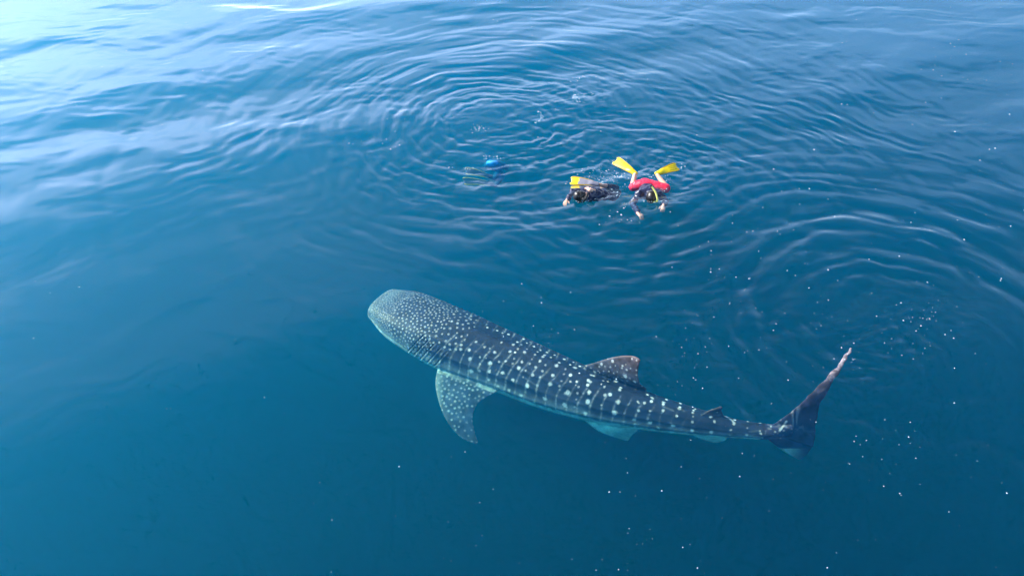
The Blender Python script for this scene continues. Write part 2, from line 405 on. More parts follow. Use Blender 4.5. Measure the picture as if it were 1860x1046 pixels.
# the larger spots of the flank and back that the photograph shows, pixel and size
SPOTS = z2(760, 620, 5.23, [(483,80,1.2),(490,168,1.3),(500,280,1.6),(578,280,1.2),(585,150,1.),(585,215,1.),(723,103,1.2),(683,205,1.4),(675,288,1.3),(668,365,1.5),(755,425,1.4),(830,185,1.2),
  (800,298,1.2),(868,97,1.),(903,30,1.2),(983,193,1.1),(953,252,1.3),(1007,102,1.2),(900,365,1.4),(860,465,1.5),(1082,318,1.3),(1115,246,1.),(1153,188,1.1),(1107,125,.9),(1183,143,1.),(1035,420,1.6),
  (975,515,1.5),(1155,340,1.),(1130,420,1.),(1060,210,.8),(1180,282,.8),(1252,403,1.6),(1202,543,1.8),(1278,320,1.2),(1312,230,1.3),(1207,222,.8),(1415,490,1.7),(1390,605,1.8),(1443,380,1.1),(1488,250,1.3),
  (1340,425,.8),(1357,375,.8),(1383,310,.8),(1397,262,.8),(1523,430,.8),(1510,490,.8),(1500,550,.8),(1610,575,1.7),(1585,680,1.7),(1623,480,1.2),(1630,383,1.2),(1640,320,1.2),(1578,252,.9),(627,52,1.),
  (788,10,1.),(547,3,1.),(400,75,1.),(895,210,.8),(910,163,.8),(945,72,.8),(975,30,.9),(1080,168,.7),(1020,275,.8),(995,340,.8),(640,155,.7),(678,68,.8),(765,195,.8)])
SPOTS += z2(1000, 620, 5.23, [(418,288,1.2),(485,215,1.2),(513,430,.9),(517,512,1.),(500,372,.8),(485,605,.9),(657,457,1.3),(637,577,1.4),(605,677,1.8),(588,187,1.1),(685,230,1.),(710,328,1.6),(620,375,1.3),
  (722,268,.9),(800,380,1.1),(835,655,1.3),(890,582,1.1),(968,537,1.2),(795,742,1.4),(1075,576,1.1),(1067,657,1.1),(947,660,1.),(947,772,1.3),(1160,800,1.4),(1222,632,1.1),(1200,707,1.1),(1350,675,1.),
  (1355,712,.7),(1346,762,1.),(1346,845,1.2),(1557,760,.9),(1523,860,1.2),(265,430,.7),(258,490,.7),(243,550,.7),(230,620,.9)])
SPOTS += z2(1240, 600, 4.183, [(388,710,1.),(367,755,.9),(360,795,.9),(240,690,.8),(215,770,1.1),(487,795,1.),(490,740,.7),(587,762,.8),(605,815,.8),(700,770,.8),(768,762,.7)])

def build_shark():
    parts = [shark_body_mesh()] + list(FINS.values())
    V, Fc, n = [], [], 0
    for v, f in parts:
        V.append(v); Fc += [tuple(i + n for i in q) for q in f]; n += len(v)
    tmp = mesh_np('shark_raw', np.concatenate(V), Fc)
    bm = bmesh.new(); bm.from_mesh(tmp.data); bmesh.ops.recalc_face_normals(bm, faces=bm.faces); bm.to_mesh(tmp.data); bm.free()
    md = tmp.modifiers.new('r', 'REMESH'); md.mode = 'VOXEL'; md.voxel_size = 0.0095; md.adaptivity = 0
    sm = tmp.modifiers.new('s', 'SMOOTH'); sm.factor = 0.5; sm.iterations = 4
    dg = bpy.context.evaluated_depsgraph_get()
    me = bpy.data.meshes.new_from_object(tmp.evaluated_get(dg)); me.name = 'whale_shark'
    bpy.data.objects.remove(tmp)
    nv = len(me.vertices); co = np.empty(nv*3, np.float32); me.vertices.foreach_get('co', co); co = co.reshape(-1, 3).astype(float)
    # body coordinates of every point: station s, girth angle phi, height over the body surface
    i = np.empty(nv, int)
    for k in range(0, nv, 20000):
        d = ((co[k:k+20000, None, :] - axis_p[None, ::3, :])**2).sum(-1); i[k:k+20000] = d.argmin(1)*3
    for _ in range(2):
        along = ((co - axis_p[i])*axis_t[i]).sum(1); i = np.clip(np.round(i + along/(ss[1] - ss[0])).astype(int), 0, NS - 1)
    rel = co - axis_p[i]; lat = (rel*axis_b[i]).sum(1); ver = (rel*axis_n[i]).sum(1); s = ss[i] + (rel*axis_t[i]).sum(1)*0
    s = ss[i] + np.clip((rel*axis_t[i]).sum(1), -0.2, 0.2)
    a, b = axis_r[i, 0], axis_r[i, 1]
    phi = np.arctan2(lat/a, ver/b); rad = np.hypot(lat/a, ver/b)
    aphi = np.abs(phi)
    # every point's own fin, if any
    fin = np.zeros(nv, int); names = list(FINS)
    for k, nme in enumerate(names):
        fv = FINS[nme][0]; lo, hi = fv.min(0) - 0.03, fv.max(0) + 0.03
        box = ((co > lo) & (co < hi)).all(1) & (rad > 1.16 if not nme.startswith('caudal') else (s > SLEN - 0.42) & (rad > 0.0))
        fin[box & (fin == 0)] = k + 1
    is_fin = lambda *nm: np.isin(fin, [names.index(x) + 1 for x in nm])
    f_pec = is_fin('pectoral', 'pectoral_far'); f_dor = is_fin('dorsal', 'second_dorsal'); f_bel = is_fin('pelvic', 'pelvic_far', 'anal'); f_cau = is_fin('caudal_up', 'caudal_low')
    noise = value_noise(co*5.0, 1); fine = value_noise(co*16.0, 2); grain = value_noise(co*45.0, 3)
    # ---- pigment
    dark = np.array([0.014, 0.021, 0.038]); grey = np.array([0.21, 0.23, 0.25]); cream = np.array([0.62, 0.64, 0.58])
    flank = sstep(R(58), R(106), aphi + 0.25*(noise - 0.5))
    head = sstep(1.9, 0.7, s)
    col = dark + (grey - dark)*(flank*0.75)[:, None]
    col = col + (np.array([0.20, 0.22, 0.23]) - col)*(head*(0.10 + 0.75*flank))[:, None]
    snout = sstep(0.30, -0.1, s); col = col + (np.array([0.34, 0.36, 0.35]) - col)*(snout*0.35)[:, None]
    belly_edge = np.interp(s, [0, 0.6, 1.4, 3.0, SLEN], [R(86), R(94), R(102), R(102), R(108)])
    belly = sstep(-0.06, 0.08, aphi - belly_edge + 0.12*(fine - 0.5))
    col = col + (cream - col)*belly[:, None]
    white = np.array([0.80, 0.82, 0.80])
    mask = np.zeros(nv)
    # large spots, carried over to the far side by body coordinates
    tree = BVHTree.FromPolygons([Vector(c) for c in co], [tuple(p.vertices) for p in me.polygons])
    eye = Vector((0, 0, CAM_H)); big = []
    body_uv = np.stack([s, phi*0.42], 1)
    order = np.argsort(s); s_sorted = s[order]
    def dab(centre, r, power, mirror=True):
        lo, hi = centre[0] - r*1.6, centre[0] + r*1.6
        return lo, hi
    for px, py, r in SPOTS:
        tgt = Vector(at(px, py, -1.0)); hit, nr, fi, dist = tree.ray_cast(eye, (tgt - eye).normalized())
        if hit is None: continue
        vi = me.polygons[fi].vertices[0]; big.append((np.array(hit), s[vi], phi[vi], a[vi], b[vi], r, fin[vi]))
    for p, s0, p0, a0, b0, r, fn in big:
        rr = 0.0180*r
        sel = np.nonzero(np.abs(s - s0) < 0.16)[0]
        d = np.linalg.norm(co[sel] - p, axis=1)*(1 + 0.5*(fine[sel] - 0.5) + 0.7*(grain[sel] - 0.5))*rng.uniform(0.9, 1.15)
        mask[sel] = np.maximum(mask[sel], sstep(rr*1.5, rr*0.55, d)*np.interp(r, [0.7, 1.2, 1.8], [0.38, 0.78, 0.85])*rng.uniform(0.72, 1.0))
        if fn == 0:
            q = back_point(s0, -p0); d = np.linalg.norm(co[sel] - q, axis=1)
            mask[sel] = np.maximum(mask[sel], sstep(rr*1.35, rr*0.75, d)*0.9)
    # small dense spots: head, pectoral fins, dorsal fin
    def scatter(selm, spacing, r_lo, r_hi, strength, seed):
        rg = np.random.default_rng(seed); cand = rg.permutation(np.nonzero(selm)[0])
        grid = {}; pts = []
        for c in cand:
            p = co[c]; key = tuple(np.floor(p/spacing).astype(int)); ok = True
            for dx in (-1, 0, 1):
                for dy in (-1, 0, 1):
                    for dz in (-1, 0, 1):
                        for q in grid.get((key[0]+dx, key[1]+dy, key[2]+dz), ()):
                            if (p[0]-q[0])**2 + (p[1]-q[1])**2 + (p[2]-q[2])**2 < spacing**2: ok = False; break
                        if not ok: break
                    if not ok: break
                if not ok: break
            if ok: grid.setdefault(key, []).append(p); pts.append(c)
        # nearest spot for every point of the region
        sel = np.nonzero(selm)[0]; cells = {}
        P = co[pts]; rad_ = rg.uniform(r_lo, r_hi, len(pts)); st = rg.uniform(0.55, 1.0, len(pts))*strength
        kk = np.floor(co[sel]/spacing).astype(int)
        kp = np.floor(P/spacing).astype(int)
        for n_, k_ in enumerate(map(tuple, kp)): cells.setdefault(k_, []).append(n_)
        out = np.zeros(len(sel)); uk, inv = np.unique(kk, axis=0, return_inverse=True); inv = inv.ravel()
        srt = np.argsort(inv, kind='stable'); bounds = np.searchsorted(inv[srt], np.arange(len(uk) + 1))
        for n_, k_ in enumerate(uk):
            near = [m for dx in (-1, 0, 1) for dy in (-1, 0, 1) for dz in (-1, 0, 1) for m in cells.get((k_[0]+dx, k_[1]+dy, k_[2]+dz), ())]
            if not near: continue
            ids = srt[bounds[n_]:bounds[n_+1]]
            d = np.linalg.norm(co[sel[ids]][:, None, :] - P[near][None], axis=2)
            out[ids] = (sstep(1.0, 0.0, np.clip((d - rad_[near]*0.6)/(rad_[near]*0.8), 0, 1))*st[near]).max(1)
        mask[sel] = np.maximum(mask[sel], out)
    body = ~(f_pec | f_dor | f_bel | f_cau)
    zone = s + 0.25*(noise - 0.5) - 0.35*np.clip(aphi - 1.0, 0, 1)
    scatter(body & (zone < 0.45) & (belly < 0.7), 0.036, 0.010, 0.013, 0.42, 1)
    scatter(body & (zone >= 0.45) & (zone < 1.32) & (belly < 0.7), 0.054, 0.011, 0.017, 0.62, 2)
    scatter(body & (zone >= 1.32) & (zone < 1.75) & (belly < 0.7) & (aphi < R(50)), 0.085, 0.014, 0.022, 0.55, 3)
    scatter(f_pec, 0.062, 0.013, 0.019, 0.62, 4)
    scatter(f_dor & (co[:, 2] > -0.5), 0.075, 0.010, 0.016, 0.45, 5)
    # pale upright lines of small dashes between the rows of spots
    lines = np.zeros(nv); sw = s + 0.05*np.sin(aphi*2.2) + 0.035*(noise - 0.5) + 0.10*np.clip(aphi - 0.5, 0, 2)
    for n_, s0 in enumerate(np.arange(1.62, SLEN - 0.45, 0.165)):
        rg = np.random.default_rng(100 + n_)
        w = 0.011 + 0.004*rg.random()
        amp = (0.50 + 0.7*value_noise(np.stack([aphi*9, s*0 + n_, s*0], 1), 9))*sstep(R(8), R(30), aphi)
        dash = sstep(0.42, 0.62, value_noise(np.stack([aphi*14 + n_*3, s*0 + n_*7.3, s*0], 1), 12))
        lines = np.maximum(lines, np.exp(-((sw - s0)/w)**2)*amp*(0.35 + 0.65*dash)*(0.5 + 0.6*flank))
    lines *= body*(1 - belly)*sstep(SLEN - 1.0, SLEN - 2.8, s)
    mask = np.maximum(mask*(1 - 0.6*belly*body), lines*0.62)
    # fins
    pec = np.array([0.075, 0.085, 0.115]); dor = np.array([0.062, 0.055, 0.066]); cau = np.array([0.026, 0.026, 0.050])
    col[f_pec] = pec*(0.8 + 0.5*fine[f_pec])[:, None]
    col[f_dor] = dor*(0.7 + 0.7*fine[f_dor])[:, None]
    col[f_cau] = cau*(0.7 + 0.7*fine[f_cau])[:, None]
    col[f_bel] = cream*0.9
    low = is_fin('caudal_low'); lead = low*sstep(at(1468, 815, -0.9)[0], at(1432, 815, -0.9)[0], co[:, 0] + 0.10*(fine - 0.5)); col = col + (cream*0.7 - col)*lead[:, None]
    # upper tail lobe paler and mottled towards its top; tail streaks; pale pectoral rim
    up = is_fin('caudal_up'); pale_top = sstep(-0.35, 0.0, co[:, 2])*up
    mott = sstep(0.5, 0.75, 0.5*fine + 0.5*grain)
    col = col + (np.array([0.34, 0.27, 0.27]) - col)*(pale_top*(0.25 + 0.6*mott))[:, None]
    streak = sstep(0.55, 0.8, value_noise(np.stack([s*26, aphi*3, co[:, 2]*4], 1), 15))*f_cau
    col = col + (np.array([0.26, 0.25, 0.28]) - col)*(streak*0.75*sstep(-0.75, -0.4, co[:, 2]))[:, None]
    rim = f_pec*sstep(at(806, 735, -1.12)[0] + 0.0, at(800, 735, -1.12)[0] - 0.06, co[:, 0])
    col = col + (np.array([0.38, 0.38, 0.36]) - col)*(rim*0.5)[:, None]
    # thin pale lines on the rear body and tail stock
    for p0, p1 in (((1362, 764), (1393, 800)), ((1400, 774), (1418, 795)), ((1316, 753), (1334, 768)), ((1290, 757), (1316, 752)), ((1158, 729), (1197, 778)), ((1428, 765), (1416, 782))):
        h = []
        for px, py in (p0, p1):
            tgt = Vector(at(px, py, -0.8)); hit, *_ = tree.ray_cast(eye, (tgt - eye).normalized())
            h.append(np.array(hit) if hit is not None else at(px, py, -0.6))
        ab = h[1] - h[0]; t = np.clip(((co - h[0]) @ ab)/(ab @ ab), 0, 1)
        d = np.linalg.norm(co - h[0] - t[:, None]*ab, axis=1); mask = np.maximum(mask, 0.55*sstep(0.016, 0.004, d - 0.004))
    # old pale scars and scuffs
    rg = np.random.default_rng(77)
    for _ in range(9):
        s0, p0 = rg.uniform(1.0, SLEN - 0.3), rg.uniform(-1.6, 1.6); h0 = back_point(s0, p0); h1 = back_point(s0 + rg.uniform(-0.22, 0.22), p0 + rg.uniform(-0.35, 0.35)); ab = h1 - h0
        sel = np.nonzero(np.abs(s - s0) < 0.4)[0]; t = np.clip(((co[sel] - h0) @ ab)/(ab @ ab), 0, 1)
        d = np.linalg.norm(co[sel] - h0 - t[:, None]*ab, axis=1); mask[sel] = np.maximum(mask[sel], rg.uniform(0.05, 0.16)*sstep(0.020, 0.006, d)*(0.4 + 0.6*fine[sel]))
    mott2 = (0.35 + 0.75*fine + 0.55*noise)[:, None]
    col = col*mott2 + 0
    col = col + (white - col)*mask[:, None]
    # five gill slits each side: grooves, the shade inside them painted into the colour
    for n_ in range(5):
        s0 = 0.98 + 0.125*n_
        line = s - 0.20*(1.55 - aphi) - s0
        ext = sstep(R(40 + 3*n_), R(50 + 3*n_), aphi)*sstep(R(112), R(104), aphi)*body
        g = np.exp(-(line/0.0085)**2)*ext
        nrm = (axis_b[i]*np.sin(phi)[:, None] + axis_n[i]*np.cos(phi)[:, None])
        co = co - nrm*(0.022*g)[:, None]
        lip = np.exp(-((line - 0.03)/0.022)**2)*ext; co = co + nrm*(0.010*lip)[:, None]
        col = col + (np.array([0.012, 0.014, 0.02]) - col)*(0.75*g)[:, None]
    wob = f_cau*sstep(-0.75, -0.3, co[:, 2]); co = co + (axis_t[NS - 1]*0.060)[None]*((value_noise(co*11.0, 31) - 0.5)*wob)[:, None]
    me.vertices.foreach_set('co', co.astype(np.float32).ravel())
    at_ = me.color_attributes.new('pigment', 'FLOAT_COLOR', 'POINT')
    at_.data.foreach_set('color', np.concatenate([np.clip(col, 0, 1), np.ones((nv, 1))], 1).astype(np.float32).ravel())
    me.polygons.foreach_set('use_smooth', np.ones(len(me.polygons), dtype=bool)); me.update()
    me.materials.clear(); me.materials.append(skin_material())
    o = bpy.data.objects.new('whale_shark', me); scene.collection.objects.link(o)
    print('shark verts', nv, 'len', SLEN)
    return tag(o, 'spotted grey whale shark gliding just under the surface', 'whale shark')

shark = build_shark()

# ------------------------------------------------------------------ people
M_SKIN = simple_mat('skin', (0.62, 0.38, 0.27), 0.45, 0.12, 18, spec=0.4)
M_HAIR = simple_mat('wet_black_hair', (0.012, 0.010, 0.010), 0.28, 0.3, 90, 0.4)
M_NAVY = simple_mat('navy_rash_guard', (0.018, 0.024, 0.060), 0.30, 0.35, 22, 0.35)
M_SUIT = simple_mat('dark_wetsuit', (0.0, 0.11, 0.21), 0.5, 0.3, 22, 0.3)
M_PINK = simple_mat('red_shorts', (0.72, 0.020, 0.065), 0.55, 0.18, 26, 0.35)
M_BLUE = simple_mat('blue_shorts', (0.0, 0.34, 0.85), 0.55, 0.2, 26, 0.3)
M_DARKSHORT = simple_mat('dark_shorts', (0.020, 0.024, 0.045), 0.5, 0.3, 26, 0.3)
M_YEL = simple_mat('yellow_rubber', (0.66, 0.50, 0.008), 0.4, 0.12, 20)
M_YEL2 = simple_mat('pale_yellow_plastic', (0.80, 0.74, 0.18), 0.35, 0.1, 20)
M_YEL3 = simple_mat('dark_yellow_rubber', (0.42, 0.27, 0.004), 0.4, 0.15, 20)
M_GREY = simple_mat('grey_fin_rubber', (0.20, 0.20, 0.25), 0.45, 0.2, 20)
M_DFIN = simple_mat('dark_fin_rubber', (0.0, 0.06, 0.09), 0.5, 0.2, 20)
M_BLK = simple_mat('black_rubber', (0.012, 0.012, 0.013), 0.4, 0.2, 30)
M_GLASS = simple_mat('mask_lens', (0.03, 0.05, 0.06), 0.06, 0.1, 5)

def ball(V, F, c, r, nu=12, nv=8, basis=None):
    r = np.broadcast_to(np.asarray(r, float), (3,)); B = np.eye(3) if basis is None else np.asarray(basis)
    n0 = len(V); c = np.asarray(c, float)
    V.append(c + B[2]*r[2])
    for i in range(1, nv):
        t = math.pi*i/nv
        for j in range(nu):
            p = 2*math.pi*j/nu
            V.append(c + B[0]*r[0]*math.sin(t)*math.cos(p) + B[1]*r[1]*math.sin(t)*math.sin(p) + B[2]*r[2]*math.cos(t))
    V.append(c - B[2]*r[2]); last = len(V) - 1
    for j in range(nu): F.append((n0, n0 + 1 + j, n0 + 1 + (j + 1) % nu))
    for i in range(nv - 2):
        for j in range(nu):
            a = n0 + 1 + i*nu; F.append((a + j, a + nu + j, a + nu + (j + 1) % nu, a + (j + 1) % nu))
    a = n0 + 1 + (nv - 2)*nu
    for j in range(nu): F.append((a + j, last, a + (j + 1) % nu))

def limb(V, F, pts, rad, nu=12):
    """Tapered tube with a ball at every joint."""
    pts = [np.asarray(p, float) for p in pts]
    for p, r in zip(pts, rad): ball(V, F, p, r, nu, 8)
    for (p, q, r0, r1) in zip(pts[:-1], pts[1:], rad[:-1], rad[1:]):
        d = q - p; L_ = np.linalg.norm(d)
        if L_ < 1e-5: continue
        d /= L_; a = np.cross(d, [0.3, 0.2, 0.93]); a /= np.linalg.norm(a); b = np.cross(d, a); n0 = len(V)
        for c, r in ((p, r0), (q, r1)):
            for j in range(nu):
                t = 2*math.pi*j/nu; V.append(c + r*(a*math.cos(t) + b*math.sin(t)))
        for j in range(nu): F.append((n0 + j, n0 + (j + 1) % nu, n0 + nu + (j + 1) % nu, n0 + nu + j))
        F.append(tuple(range(n0 + nu - 1, n0 - 1, -1))); F.append(tuple(range(n0 + nu, n0 + 2*nu)))

def skin_over(name, V, F, mat, parent, voxel=0.007, smooth=4, wrinkle=0.0):
    """One continuous surface over a set of overlapping shapes."""
    tmp = mesh_np('tmp', np.array(V), F)
    bm = bmesh.new(); bm.from_mesh(tmp.data); bmesh.ops.recalc_face_normals(bm, faces=bm.faces); bm.to_mesh(tmp.data); bm.free()
    md = tmp.modifiers.new('r', 'REMESH'); md.mode = 'VOXEL'; md.voxel_size = voxel
    sm = tmp.modifiers.new('s', 'SMOOTH'); sm.factor = 0.5; sm.iterations = smooth
    me = bpy.data.meshes.new_from_object(tmp.evaluated_get(bpy.context.evaluated_depsgraph_get())); bpy.data.objects.remove(tmp)
    if wrinkle:
        n = len(me.vertices); co = np.empty(n*3, np.float32); no = np.empty(n*3, np.float32)
        me.vertices.foreach_get('co', co); me.vertices.foreach_get('normal', no); co = co.reshape(-1, 3); no = no.reshape(-1, 3)
        w = value_noise(co*np.array([9., 22., 14.]), 5) + 0.5*value_noise(co*np.array([30., 18., 26.]), 6) - 0.55; w = np.maximum(w, -0.22)
        me.vertices.foreach_set('co', (co + no*(w*wrinkle)[:, None]).astype(np.float32).ravel())
    me.name = name; me.polygons.foreach_set('use_smooth', np.ones(len(me.polygons), dtype=bool)); me.update()
    me.materials.clear(); me.materials.append(mat)
    o = bpy.data.objects.new(name, me); scene.collection.objects.link(o)
    if parent: o.parent = parent
    return o

def unit(v): v = np.asarray(v, float); return v/np.linalg.norm(v)

def hand(V, F, wrist, d, palm_n, side=1, curl=0.5):
    d = unit(d); n = unit(palm_n - np.dot(palm_n, d)*d); s = np.cross(d, n)*side
    kn = wrist + d*0.085
    ball(V, F, wrist + d*0.05, (0.040, 0.018, 0.055), 12, 8, (s, n, d))
    limb(V, F, [wrist - d*0.02, wrist + d*0.03], [0.028, 0.028])
    for k, (off, ln) in enumerate(((-0.030, 0.068), (-0.010, 0.078), (0.011, 0.072), (0.030, 0.056))):
        p = kn + s*off; pts = [p - d*0.02, p]; a = 0.15
        for seg in (0.42, 0.33, 0.25):
            a += curl*0.75; p = p + (d*math.cos(a) - n*math.sin(a) + s*off*2.2)*ln*seg; pts.append(p)
        limb(V, F, pts, [0.011, 0.0105, 0.010, 0.009, 0.008], 8)
    p = wrist + d*0.025 - s*0.028
    limb(V, F, [p, p + (d*0.6 - s*0.8)*0.032, p + (d*0.85 - s*0.7 - n*0.3)*0.058], [0.013, 0.012, 0.010], 8)

def head(V, F, c, face, crown):
    """Skull, jaw, nose, ears; face is where it looks, crown where its top points."""
    face = unit(face); crown = unit(np.asarray(crown) - np.dot(crown, face)*face); side = np.cross(face, crown); B = (side, face, crown)
    ball(V, F, c + crown*0.02, (0.078, 0.098, 0.100), 16, 12, B)
    ball(V, F, c + face*0.03 - crown*0.055, (0.058, 0.066, 0.065), 14, 10, B)
    limb(V, F, [c + face*0.092 + crown*0.012, c + face*0.112 - crown*0.018], [0.010, 0.015], 8)
    limb(V, F, [c + face*0.085 - crown*0.062 - side*0.02, c + face*0.085 - crown*0.062 + side*0.02], [0.011, 0.011], 8)
    for q in (-1, 1): ball(V, F, c + side*q*0.080 - crown*0.008 - face*0.01, (0.012, 0.022, 0.032), 8, 6, B)
    return side, face, crown

def head_gear(root, c, face, crown, hair=True):
    side = np.cross(face, crown); B = (side, face, crown)
    V, F = [], []
    ball(V, F, c + crown*0.026 - face*0.014, (0.091, 0.102, 0.110), 18, 14, B); ball(V, F, c - face*0.055 - crown*0.03, (0.072, 0.055, 0.075), 14, 10, B)
    h = skin_over('hair', V, F, M_HAIR, root, 0.008, 3, 0.012)
    V, F = [], []
    ball(V, F, c + face*0.088 + crown*0.018, (0.080, 0.030, 0.046), 16, 10, B); ball(V, F, c + face*0.105 - crown*0.015, (0.024, 0.026, 0.030), 10, 8, B)
    m = skin_over('diving_mask', V, F, M_BLK, root, 0.008, 2)
    V, F = [], []; ball(V, F, c + face*0.108 + crown*0.022, (0.066, 0.016, 0.034), 16, 8, B); mesh_np('lens', V, F, M_GLASS, m)
    V, F = [], []
    ring = [c + 0.0*face + (side*math.cos(t)*0.093 + face*math.sin(t)*0.108) + crown*0.03 - face*0.01 for t in np.linspace(0, 2*math.pi, 25)]
    limb(V, F, ring, [0.010]*25, 6); mesh_np('strap', V, F, M_BLK, m)

def tube(name, pts, r, mat, parent, n=24, nu=10):
    pts = np.array(pts); t = np.linspace(0, 1, len(pts)); P = catmull(t, pts, np.linspace(0, 1, n))
    V, F = [], []; T = np.gradient(P, axis=0); a = None
    for i in range(n):
        d = unit(T[i]); a = unit(np.cross(d, [0.9, 0.1, 0.3]) if a is None else a - np.dot(a, d)*d); b = np.cross(d, a)
        for j in range(nu): w = 2*math.pi*j/nu; V.append(P[i] + r*(a*math.cos(w) + b*math.sin(w)))
    for i in range(n - 1):
        for j in range(nu): F.append((i*nu + j, i*nu + (j + 1) % nu, (i + 1)*nu + (j + 1) % nu, (i + 1)*nu + j))
    F.append(tuple(range(nu - 1, -1, -1))); F.append(tuple(range((n - 1)*nu, n*nu)))
    return mesh_np(name, V, F, mat, parent)

def swim_fin(root, foot, tip, face_n, mat, rail_mat, tip_mat=None, wid=0.105, groove_mat=None):
    """Foot pocket, flexed blade with a notched end, two side rails and grooves."""
    foot, tip = np.asarray(foot, float), np.asarray(tip, float); d = tip - foot; Ln = np.linalg.norm(d); d /= Ln
    n = unit(face_n - np.dot(face_n, d)*d); s = np.cross(d, n)
    nu_, nv_ = 26, 13; V, F = [], []
    half = lambda t: np.interp(t, [0, 0.22, 0.34, 0.75, 0.93, 1.0], [0.042, 0.052, 0.062, wid*0.93, wid, wid*0.86])
    def pt(t, w, h):
        notch = -0.030*(1 - abs(w))*max(0, (t - 0.9)/0.1) + 0.012*math.cos(w*9)*max(0, (t - 0.9)/0.1)
        return foot + d*(t*Ln + notch) + s*w*half(t) + n*(h + 0.05*Ln*math.sin(t*math.pi)*1.0 - 0.02*w*w*0)
    for sg in (1, -1):
        for i in range(nu_):
            t = i/(nu_ - 1); th = np.interp(t, [0, 0.25, 0.4, 1], [0.030, 0.034, 0.010, 0.004])
            for j in range(nv_):
                w = -1 + 2*j/(nv_ - 1); V.append(pt(t, w, sg*th*math.sqrt(max(0.02, 1 - w*w*0.95))))
    m = nu_*nv_
    for i in range(nu_ - 1):
        for j in range(nv_ - 1):
            a = i*nv_ + j; F.append((a, a + 1, a + nv_ + 1, a + nv_)); F.append((m + a, m + a + nv_, m + a + nv_ + 1, m + a + 1))
    rim = [i*nv_ for i in range(nu_)] + [(nu_ - 1)*nv_ + j for j in range(1, nv_)] + [i*nv_ + nv_ - 1 for i in range(nu_ - 2, -1, -1)] + list(range(nv_ - 2, 0, -1))
    for a, b in zip(rim, rim[1:] + rim[:1]): F.append((b, a, m + a, m + b))
    o = mesh_np('swim_fin', V, F, mat, root)
    bm = bmesh.new(); bm.from_mesh(o.data); bmesh.ops.recalc_face_normals(bm, faces=bm.faces); bm.to_mesh(o.data); bm.free()
    if tip_mat:
        o.data.materials.append(tip_mat)
        for p in o.data.polygons:
            if ((np.array(p.center) - foot) @ d) > 0.70*Ln: p.material_index = 1
    for w in (-0.97, 0.97):
        tube('rail', [pt(t, w, 0.0) for t in np.linspace(0.2, 0.985, 9)], 0.009, rail_mat, o, 18, 8)
    if groove_mat:
        for w in (-0.45, 0.0, 0.45):
            tube('groove', [pt(t, w, 0.006) for t in np.linspace(0.58, 0.90, 6)], 0.0045, groove_mat, o, 10, 6)
    return o

def person(label, loc):
    e = bpy.data.objects.new('person', None); scene.collection.objects.link(e); e.location = (0, 0, 0)
    return tag(e, label, 'person', 'snorkelers in the water')

